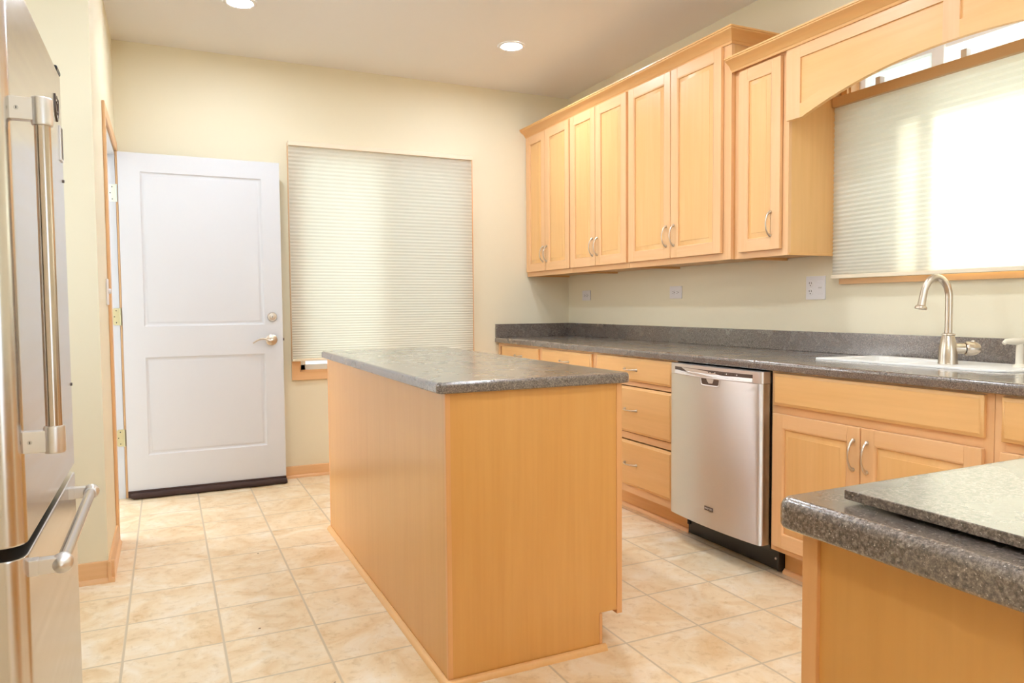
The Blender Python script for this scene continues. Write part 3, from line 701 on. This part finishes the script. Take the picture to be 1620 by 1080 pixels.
# ------------------------------------------------------------------ dishwasher
def text_mesh(body, size, name, parent, place, m, extrude=0.0004, sx=1.0):
    cu = bpy.data.curves.new('lettering', 'FONT'); cu.body = body; cu.size = size; cu.extrude = extrude; cu.align_x = 'CENTER'; cu.align_y = 'CENTER'
    tmp = bpy.data.objects.new('lettering', cu); COL.objects.link(tmp)
    bpy.context.view_layer.update()
    me = bpy.data.meshes.new_from_object(tmp.evaluated_get(bpy.context.evaluated_depsgraph_get()))
    bpy.data.objects.remove(tmp); me.name = name
    o3 = ROOT[parent.name]
    for v in me.vertices: v.co = Vector(place(v.co.x*sx, v.co.y, v.co.z)) - o3
    me.materials.clear(); me.materials.append(m)
    o = bpy.data.objects.new(name, me); COL.objects.link(o); o.parent = parent; return o
def dishwasher():
    y0, y1 = 2.2865, 2.9035; yc = (y0+y1)/2; XF = 2.228; zb, zt = 0.133, 0.869
    t = thing('dishwasher', 'stainless steel dishwasher with a black toe panel under the counter', 'dishwasher', (XF, yc, 0))
    MB().box(2.292, 2.86, y0+0.006, y1-0.006, 0.105, 0.868, M['black'], 0.003).obj('tub', t)
    def skin(za, zb_, m, n=24, off=0.0):
        pts = []; r = 0.016; W = y1-y0-0.008
        for k in range(n+1):
            s = k/n; y = y0+0.004+W*s; bow = 0.020*(1-(2*s-1)**2); pts.append((XF+0.006-bow+off, y))
        for k in range(len(pts)):
            x, y = pts[k]; e = min(y-(y0+0.004), (y1-0.004)-y)
            if e < r: x += r-math.sqrt(max(r*r-(r-e)**2, 0)); pts[k] = (x, y)
        rim0 = [(XF+0.010+r+off, y0+0.004), ] ; rim1 = [(XF+0.010+r+off, y1-0.004)]
        # finer ends
        ends0 = [(XF+0.006+off+r-r*math.sin(PI/2*k/6), y0+0.004+r-r*math.cos(PI/2*k/6)) for k in range(6)]
        ends1 = [(XF+0.006+off+r-r*math.sin(PI/2*k/6), y1-0.004-r+r*math.cos(PI/2*k/6)) for k in range(6)]
        mid = [(x, y) for x, y in pts if y0+0.004+r <= y <= y1-0.004-r]
        ring = [(2.293, y0+0.004)] + ends0 + mid + ends1[::-1] + [(2.293, y1-0.004)]
        b = MB(); b.loft([[(x, y, za) for x, y in ring], [(x, y, zb_) for x, y in ring]], m)
        return b
    dr = skin(zb, 0.8185, M['steel_d'])
    d = dr.obj('door', t, angle=30)
    cp = skin(0.8195, zt, M['satin']).obj('control_panel', t, angle=30)
    # smile shaped control strip: dark slot on top, bright key strip below
    n = 30; ya, yb = 2.335, 2.852
    xx = lambda y: XF+0.006-0.020*(1-(2*(y-y0-0.004)/(y1-y0-0.008)-1)**2)
    P = lambda y, z, d: (xx(y)-d, y, z)
    b = MB(); ys = [ya+(yb-ya)*k/n for k in range(n+1)]
    sm = lambda y: 0.006*(1-(2*(y-ya)/(yb-ya)-1)**2)
    b.loft([[P(y, 0.8375-sm(y)*0.6, 0.0) for y in ys]+[P(y, 0.855, 0.0) for y in reversed(ys)], [P(y, 0.8375-sm(y)*0.6, 0.0012) for y in ys]+[P(y, 0.855, 0.0012) for y in reversed(ys)]], M['emblem'])
    b.obj('control_slot', cp)
    b = MB(); b.loft([[P(y, 0.823-sm(y)*0.6, 0.0) for y in ys]+[P(y, 0.8405-sm(y)*0.5, 0.0) for y in reversed(ys)], [P(y, 0.8235-sm(y)*0.6, 0.004) for y in ys]+[P(y, 0.8395-sm(y)*0.5, 0.0015) for y in reversed(ys)]], M['satin'])
    b.obj('key_strip', cp)
    k = MB()
    for i in range(9):
        y = 2.42+0.020*i + (0.012 if i > 5 else 0); k.lathe([(0.0032, 0), (0.0026, 0.0012), (0, 0.0014)], P(y, 0.8475-sm(y)*0.3, 0.0012), (-1, 0, 0), M['slot' if i % 3 else 'plate'], 10)
    for i in range(12):
        y = 2.40+0.034*i; k.box(xx(y)-0.0046, xx(y)-0.0028, y, y+0.016, 0.8298-sm(y)*0.5, 0.8312-sm(y)*0.5, M['grey'])
    k.obj('control_button', cp)
    # pocket under the key strip
    pk = MB(); pts0 = [(2.520, 0.8185), (2.652, 0.8185), (2.648, 0.790), (2.640, 0.783), (2.532, 0.783), (2.524, 0.790)]
    c = (2.586, 0.806)
    pk.loft([[P(y, z, 0.0004) for y, z in pts0], [P(c[0]+(y-c[0])*1.02, c[1]+(z-c[1])*1.05, 0.0022) for y, z in pts0], [P(c[0]+(y-c[0])*0.95, c[1]+(z-c[1])*0.88, 0.0022) for y, z in pts0], [P(c[0]+(y-c[0])*0.90, c[1]+(z-c[1])*0.78, 0.0006) for y, z in pts0]], M['satin'], False, False)
    pk.poly([P(c[0]+(y-c[0])*0.90, c[1]+(z-c[1])*0.78, 0.0006) for y, z in pts0], M['emblem'])
    pk.obj('handle_pocket', d)
    yb_, zb_ = 2.589, 0.2205
    bd = MB().box(xx(yb_)-0.0022, xx(yb_)+0.002, yb_-0.0285, yb_+0.0285, zb_-0.0095, zb_+0.0095, M['emblem'], 0.0015).obj('badge', d)
    text_mesh('MAYTAG', 0.0125, 'badge_lettering', d, lambda u, v, ww: (xx(yb_)-0.0024-ww, yb_-u, zb_+v), M['plate'], 0.0003, 0.98)
    # black toe panel, its end plates and screws
    tp = MB().box(2.352, 2.372, y0+0.002, y1-0.002, 0.006, 0.118, M['black'], 0.003); tp.box(2.340, 2.360, y0+0.002, y0+0.012, 0.008, 0.10, M['black'], 0.002); tp.box(2.343, 2.360, y1-0.02, y1-0.003, 0.05, 0.09, M['black'], 0.003)
    tp.lathe([(0.006, 0), (0.005, 0.003), (0, 0.0035)], (2.352, y0+0.03, 0.055), (-1, 0, 0), M['satin'], 12); tp.lathe([(0.006, 0), (0.005, 0.003), (0, 0.0035)], (2.343, y1-0.012, 0.07), (-1, 0, 0), M['slot'], 12)
    tp.obj('toe_panel', t)
    for yy in (y0+0.05, y1-0.05): MB().lathe([(0.015, 0), (0.015, 0.006), (0.006, 0.008), (0.006, 0.108)], (2.42, yy, 0), (0, 0, 1), M['black'], 14).obj('leveling_foot', t)
dishwasher()

# ------------------------------------------------------------------ island
def island():
    X0, X1, Y0, Y1, ZB = 0.745, 1.373, 2.040, 3.796, 0.8935
    t = thing('kitchen_island', 'maple kitchen island with a speckled grey top in the middle of the floor', 'kitchen island', ((X0+X1)/2, (Y0+Y1)/2, 0))
    slab(MB(), 0.719, 1.402, 2.024, 3.827, ZB+0.0005, 0.9285, M['counter'], 0.026, 0.012, 0.006).obj('island_top', t)
    XT = 1.285
    def endpoly(ins0=0.0):
        return [(X0+0.006, 0.0), (XT, 0.0), (XT, 0.124), (X1-0.02, 0.124), (X1-0.02, ZB), (X0+0.006, ZB)]
    b = MB(); b.prism(endpoly(), lambda u, v, d: (u, d, v), Y0+0.003, Y0+0.018, M['ply']); b.obj('end_panel', t)
    b = MB(); b.prism(endpoly(), lambda u, v, d: (u, d, v), Y1-0.018, Y1-0.003, M['ply']); b.obj('end_panel', t)
    MB().box(X0+0.001, X0+0.013, Y0+0.012, Y1-0.012, 0.0, ZB, M['ply']).obj('back_panel', t)
    for ya, yb in ((Y0, Y0+0.016), (Y1-0.016, Y1)):
        MB().box(X0, X0+0.0155, ya, yb, 0.0, ZB, M['edge'], 0.0012).obj('corner_stile', t)
    b = MB()
    for ya, yb in ((Y0, Y0+0.045), (2.605, 2.645), (3.19, 3.23), (Y1-0.045, Y1)): b.box(X1-0.0205, X1, ya, yb, 0.110, ZB, M['edge'], 0.0012)
    for a, c in ((0.110, 0.15), (0.70, 0.74), (ZB-0.03, ZB)): b.box(X1-0.0205, X1-0.0005, Y0+0.04, Y1-0.04, a, c, M['wood_y'])
    b.obj('face_frame', t)
    MB().box(XT-0.001, XT+0.010, Y0+0.001, Y1-0.001, 0.012, 0.122, M['edge'], 0.001).obj('toe_kick', t)
    b = MB(); b.box(X0+0.013, X1-0.02, Y0+0.018, Y1-0.018, 0.124, 0.14, M['panel_y']); b.obj('cabinet_floor', t)
    for ya, yb in ((2.075, 2.600), (2.650, 3.185), (3.235, 3.765)):
        for k, (z0, z1) in enumerate(((0.145, 0.705), (0.735, 0.868))):
            d = MB(); lp = lambda i, x: [(x, ya+i, z0+i), (x, yb-i, z0+i), (x, yb-i, z1-i), (x, ya+i, z1-i)]
            d.loft([lp(0, X1), lp(0, X1+0.010), lp(0.006, X1+0.012), lp(0.012, X1+0.018)], M['panel_z']); d.obj('door' if k == 0 else 'drawer', t)
    sh = [(0, 0), (0.018, 0), (0.017, 0.006), (0.013, 0.014), (0.006, 0.0185), (0, 0.019)]
    b = MB(); l0 = [(X0-u, Y1+0.001, v) for u, v in sh]; l1 = [(X0-u, Y0-u, v) for u, v in sh]; l2 = [(1.305, Y0-u, v) for u, v in sh]
    b.loft([l0, l1, l2], M['crown_y']); b.obj('shoe_moulding', t)
island()

# ------------------------------------------------------------------ foreground counter
def peninsula():
    X0, X1, Y0, Y1 = 0.716, 1.330, -1.05, 0.662; ZB = 0.874
    t = thing('counter_unit', 'foreground maple counter unit with a thick rounded speckled top, cut by the photo corner', 'counter', ((X0+X1)/2, -0.2, 0))
    slab(MB(), 0.685, 1.345, -1.08, 0.681, ZB+0.0005, 0.914, M['counter'], 0.022, 0.014, 0.007, 7).obj('worktop', t)
    MB().box(X0+0.006, X0+0.020, Y0+0.01, Y1-0.022, 0, ZB, M['ply']).obj('side_panel', t)
    MB().box(X0, X0+0.024, Y1-0.0235, Y1, 0, ZB, M['edge'], 0.002).obj('corner_stile', t)
    MB().box(X0+0.0205, X1, Y1-0.016, Y1-0.002, 0, ZB, M['ply']).obj('end_panel', t)
    MB().box(X0+0.006, X1, Y0, Y0+0.015, 0, ZB, M['ply']).obj('end_panel', t)
    MB().box(X1-0.02, X1, Y0+0.015, Y1-0.016, 0.0, ZB, M['wood_z']).obj('face_frame', t)
    s = thing('countertop_slab', 'loose thin speckled grey slab lying on the foreground counter', 'slab', (0.733, 0.615, 0.9142))
    slab(MB(), 0.731, 1.30, -0.55, 0.615, 0.9192, 0.9312, M['counter'], 0.004, 0.0015, 0.0015, 3).obj('top', s)
    for x in (0.775, 1.26):
        for y in (-0.50, 0.565): MB().lathe([(0.0, 0), (0.010, 0), (0.010, 0.0051), (0, 0.0051)], (x, y, 0.9142), (0, 0, 1), M['gasket'], 14, False).obj('pad', s)
peninsula()

# ------------------------------------------------------------------ refrigerator
def fridge():
    XF = -0.21; y0, y1 = 1.352, 2.046; zt, zg0, zg1, zb = 1.703, 0.762, 0.780, 0.07
    t = thing('refrigerator', 'stainless steel refrigerator at the left photo edge with tubular handles', 'refrigerator', (-0.56, (y0+y1)/2, 0))
    MB().box(-0.93, -0.292, y0+0.006, y1-0.006, 0.03, zt-0.005, M['steel_f'], 0.006).obj('cabinet', t)
    MB().box(-0.293, -0.262, y0+0.02, y1-0.02, 0.05, zt-0.02, M['gasket']).obj('gasket', t)
    def front(za, zb_):
        b = MB(); r = 0.030; ring = [(-0.272, y0)]
        ring = []
        for k in range(11): a = PI/2*k/10; ring.append((XF-r+r*math.sin(a), y0+r-r*math.cos(a)))
        for k in range(7): a = PI/2*k/6; ring.append((XF-0.012+0.012*math.cos(a), y1-0.012+0.012*math.sin(a)))
        ring = [(-0.272, y0)] + ring + [(-0.272, y1)]
        c = Vector((-0.24, (y0+y1)/2))
        sh = lambda i, z: [(x-(i if x > -0.26 else 0), y+(i if y < c.y else -i), z) for x, y in ring]
        b.loft([sh(0.004, za), sh(0.001, za+0.0015), sh(0, za+0.005), sh(0, zb_-0.005), sh(0.001, zb_-0.0015), sh(0.004, zb_)], M['steel_f'])
        return b
    d = front(zg1, zt).obj('door', t, angle=35); f = front(zb, zg0).obj('freezer_drawer', t, angle=35)
    # tubular door handle with brackets
    xh, yh = -0.169, 1.384
    b = MB().lathe([(0.0118, 0), (0.0118, 0.49)], (xh, yh, 0.960), (0, 0, 1), M['steel'], 28).obj('handle_bar', d)
    for z0, z1, zc in ((1.446, 1.490, 1.470), (0.922, 0.966, 0.942)):
        q = MB().lathe([(0.0, 0), (0.0140, 0), (0.0155, 0.003), (0.0155, 0.041), (0.0140, 0.044), (0.0, 0.044)], (xh, yh, z0), (0, 0, 1), M['satin'], 28, False)
        q.box(XF-0.006, xh-0.006, yh-0.010, yh+0.009, zc-0.0175, zc+0.0175, M['satin'], 0.0015)
        q.lathe([(0.0, 0), (0.0036, 0), (0.0034, 0.0008), (0.0015, 0.0008), (0.0, 0.0002)], (XF+0.008, yh-0.010, zc), (0, -1, 0), M['grey'], 12, False); q.box(XF+0.0073, XF+0.0087, yh-0.0110, yh-0.0104, zc-0.002, zc+0.002, M['slot'])
        q.obj('handle_bracket', d)
    # freezer handle
    zh = 0.737; xh = -0.166
    b = MB().lathe([(0.0105, 0), (0.0105, 0.515)], (xh, 1.392, zh), (0, 1, 0), M['steel'], 28).obj('handle_bar', f)
    for yc, s in ((1.388, 1), (1.912, -1)):
        q = MB().lathe([(0.0, -0.017), (0.009, -0.0145), (0.0145, -0.008), (0.0168, 0.0), (0.0160, 0.008), (0.0135, 0.015), (0.0125, 0.022), (0.0105, 0.0225)], (xh, yc, zh), (0, s, 0), M['satin'], 28, False)
        q.box(XF-0.008, xh-0.004, yc-0.010, yc+0.010, zh-0.0125, zh+0.0125, M['satin'], 0.002); q.box(XF-0.004, XF+0.012, yc-0.0108, yc+0.0108, zh-0.0133, zh+0.0133, M['satin'], 0.002)
        q.obj('handle_bracket', f)
    # hinge cap, shield badge and name strip
    MB().box(XF-0.05, XF+0.001, y1-0.062, y1-0.002, zt-0.001, zt+0.012, M['black'], 0.004).obj('hinge_cap', t)
    yb_, zb_ = 1.945, 1.607
    sh = [(-0.028, 0.026), (-0.014, 0.020), (0, 0.027), (0.014, 0.020), (0.028, 0.026), (0.028, -0.004), (0.018, -0.022), (0.0, -0.031), (-0.018, -0.022), (-0.028, -0.004)]
    P = lambda u, v, d, k=1: (XF+d, yb_+u*k*1.0, zb_+v*k)
    q = MB(); q.loft([[P(u, v, 0) for u, v in sh], [P(u, v, 0.003) for u, v in sh], [P(u, v, 0.003, 0.84) for u, v in sh], [P(u, v, 0.0018, 0.80) for u, v in sh]], M['emblem'], True, False)
    q.poly([P(u, v, 0.0018, 0.80) for u, v in sh], M['satin'])
    q.tube([P(-0.012, 0.012, 0.0024), P(0.0, -0.006, 0.0026), P(0.012, 0.012, 0.0024), P(0.006, -0.014, 0.0024), P(-0.008, -0.012, 0.0024)], 0.0016, M['emblem'], 8)
    q.obj('badge', d)
    q = MB().box(XF-0.001, XF+0.004, 1.978, 2.016, 1.497, 1.577, M['satin'], 0.0015).box(XF+0.0035, XF+0.0048, 1.988, 2.006, 1.502, 1.572, M['emblem']).obj('name_strip', d)
    for yq, zq in ((2.02, 1.455), (2.026, 0.975)): MB().lathe([(0.004, 0), (0.0035, 0.003), (0, 0.0035)], (XF, yq, zq), (1, 0, 0), M['emblem'], 12).obj('bumper', d)
    for yy in (y0+0.08, y1-0.08):
        for xx in (-0.88, -0.34): MB().lathe([(0.02, 0), (0.02, 0.012), (0.012, 0.014), (0.012, 0.035)], (xx, yy, 0), (0, 0, 1), M['black'], 14).obj('foot', t)
    MB().box(-0.30, -0.275, y0+0.02, y1-0.02, 0.012, 0.064, M['black'], 0.003).obj('toe_grille', t)
fridge()

# ------------------------------------------------------------------ outlets and switches
def outlet(label, yc, zc, wy, hz, kind):
    t = thing('wall_outlet' if kind != 'switch' else 'wall_switch', label, 'outlet' if kind != 'switch' else 'light switch', (XR, yc, zc))
    MB().box(XR-0.006, XR-0.0005, yc-wy/2, yc+wy/2, zc-hz/2, zc+hz/2, M['plate'], 0.0022).obj('cover_plate', t)
    def recept(cy, cz, horiz):
        b = MB(); b.lathe([(0.0, 0), (0.0165, 0), (0.0160, 0.0012), (0.0, 0.0014)], (XR-0.006, cy, cz), (-1, 0, 0), M['plate'], 24, False)
        o = ((-0.0065, 0.004, 0), (0.0065, 0.004, 0), (0.0, -0.008, 1))
        for u, v, r in o:
            if horiz: u, v = v, u
            if r: b.lathe([(0.003, 0), (0.003, 0.0006)], (XR-0.0073, cy+u, cz+v), (-1, 0, 0), M['slot'], 10)
            else:
                a, c = (0.0013, 0.0045) if not horiz else (0.0045, 0.0013)
                b.box(XR-0.0080, XR-0.0073, cy+u-a, cy+u+a, cz+v-c, cz+v+c, M['slot'])
        b.obj('receptacle', t)
    if kind == 'double':
        recept(yc+0.030, zc+0.020, False); recept(yc+0.030, zc-0.020, False)
        s = MB().box(XR-0.0078, XR-0.005, yc-0.046, yc-0.013, zc-0.034, zc+0.034, M['plate'], 0.0015); s.box(XR-0.0084, XR-0.0076, yc-0.040, yc-0.019, zc-0.004, zc+0.004, M['grey'])
        s.obj('switch_rocker', t)
    else:
        for s in (-0.020, 0.020): recept(yc+s, zc, True)
outlet('white double wall plate with outlet and switch beside the sink window shade', 2.619, 1.230, 0.118, 0.116, 'double')
outlet('small white outlet on the right wall midway along the counter', 3.713, 1.229, 0.120, 0.078, 'single')
outlet('small white outlet farthest along the right wall, near the back corner', 4.793, 1.226, 0.118, 0.076, 'single')
t = thing('wall_switch', 'white dimmer switch plate beside the doorway at the left', 'light switch', (XL, 3.955, 1.235))
MB().box(XL+0.0005, XL+0.006, 3.91, 4.02, 1.173, 1.296, M['plate'], 0.002).obj('cover_plate', t)
MB().lathe([(0.013, 0), (0.012, 0.012), (0.0, 0.013)], (XL+0.006, 3.985, 1.238), (1, 0, 0), M['plate'], 20).obj('dimmer_knob', t)

# ------------------------------------------------------------------ lamps
def can(label, x, y):
    t = thing('recessed_light', label, 'ceiling light', (x, y, ZC), 'recessed ceiling lights')
    b = MB().lathe([(0.064, -0.0005), (0.064, -0.004), (0.070, -0.007), (0.080, -0.006), (0.086, -0.002), (0.086, -0.0002)], (x, y, ZC), (0, 0, 1), M['ceiling'], 40, False); b.obj('trim_ring', t)
    MB().lathe([(0.0, -0.0035), (0.0645, -0.0035), (0.0645, -0.001), (0.0, -0.001)], (x, y, ZC), (0, 0, 1), M['lens'], 40, False).obj('lens', t)
can('lit recessed ceiling light nearer the wall cabinets', 1.999, 4.190)
can('lit recessed ceiling light above the white door, at the photo top edge', 0.403, 4.185)
for x, y, lb in ((1.65, 2.6, 'recessed ceiling light over the counter, out of the photo'), (0.4, 2.5, 'recessed ceiling light over the fridge side of the island, out of the photo'),  # extra unseen ceiling lights, added because the room needed more light
                 (1.65, 0.9, 'recessed ceiling light above the sink end, out of the photo'), (0.4, 0.8, 'recessed ceiling light above the camera, out of the photo')): can(lb, x, y)
t = thing('pendant_lamp', 'white globe pendant lamp behind the camera', 'lamp', (-0.45, -0.85, ZC))  # unseen lamp added where the shadows under the wall cabinets point back
MB().lathe([(0.0, -0.002), (0.06, -0.002), (0.055, -0.02), (0.006, -0.024), (0.006, -0.19), (0.03, -0.20), (0.03, -0.225), (0.0, -0.226)], (-0.45, -0.85, ZC), (0, 0, 1), M['satin'], 24, False).obj('stem', t)
MB().lathe([(max(0.10*math.sin(PI*k/16), 1e-4), -0.32+0.10*math.cos(PI*k/16)) for k in range(17)], (-0.45, -0.85, ZC), (0, 0, 1), M['globe'], 32, False).obj('globe', t)
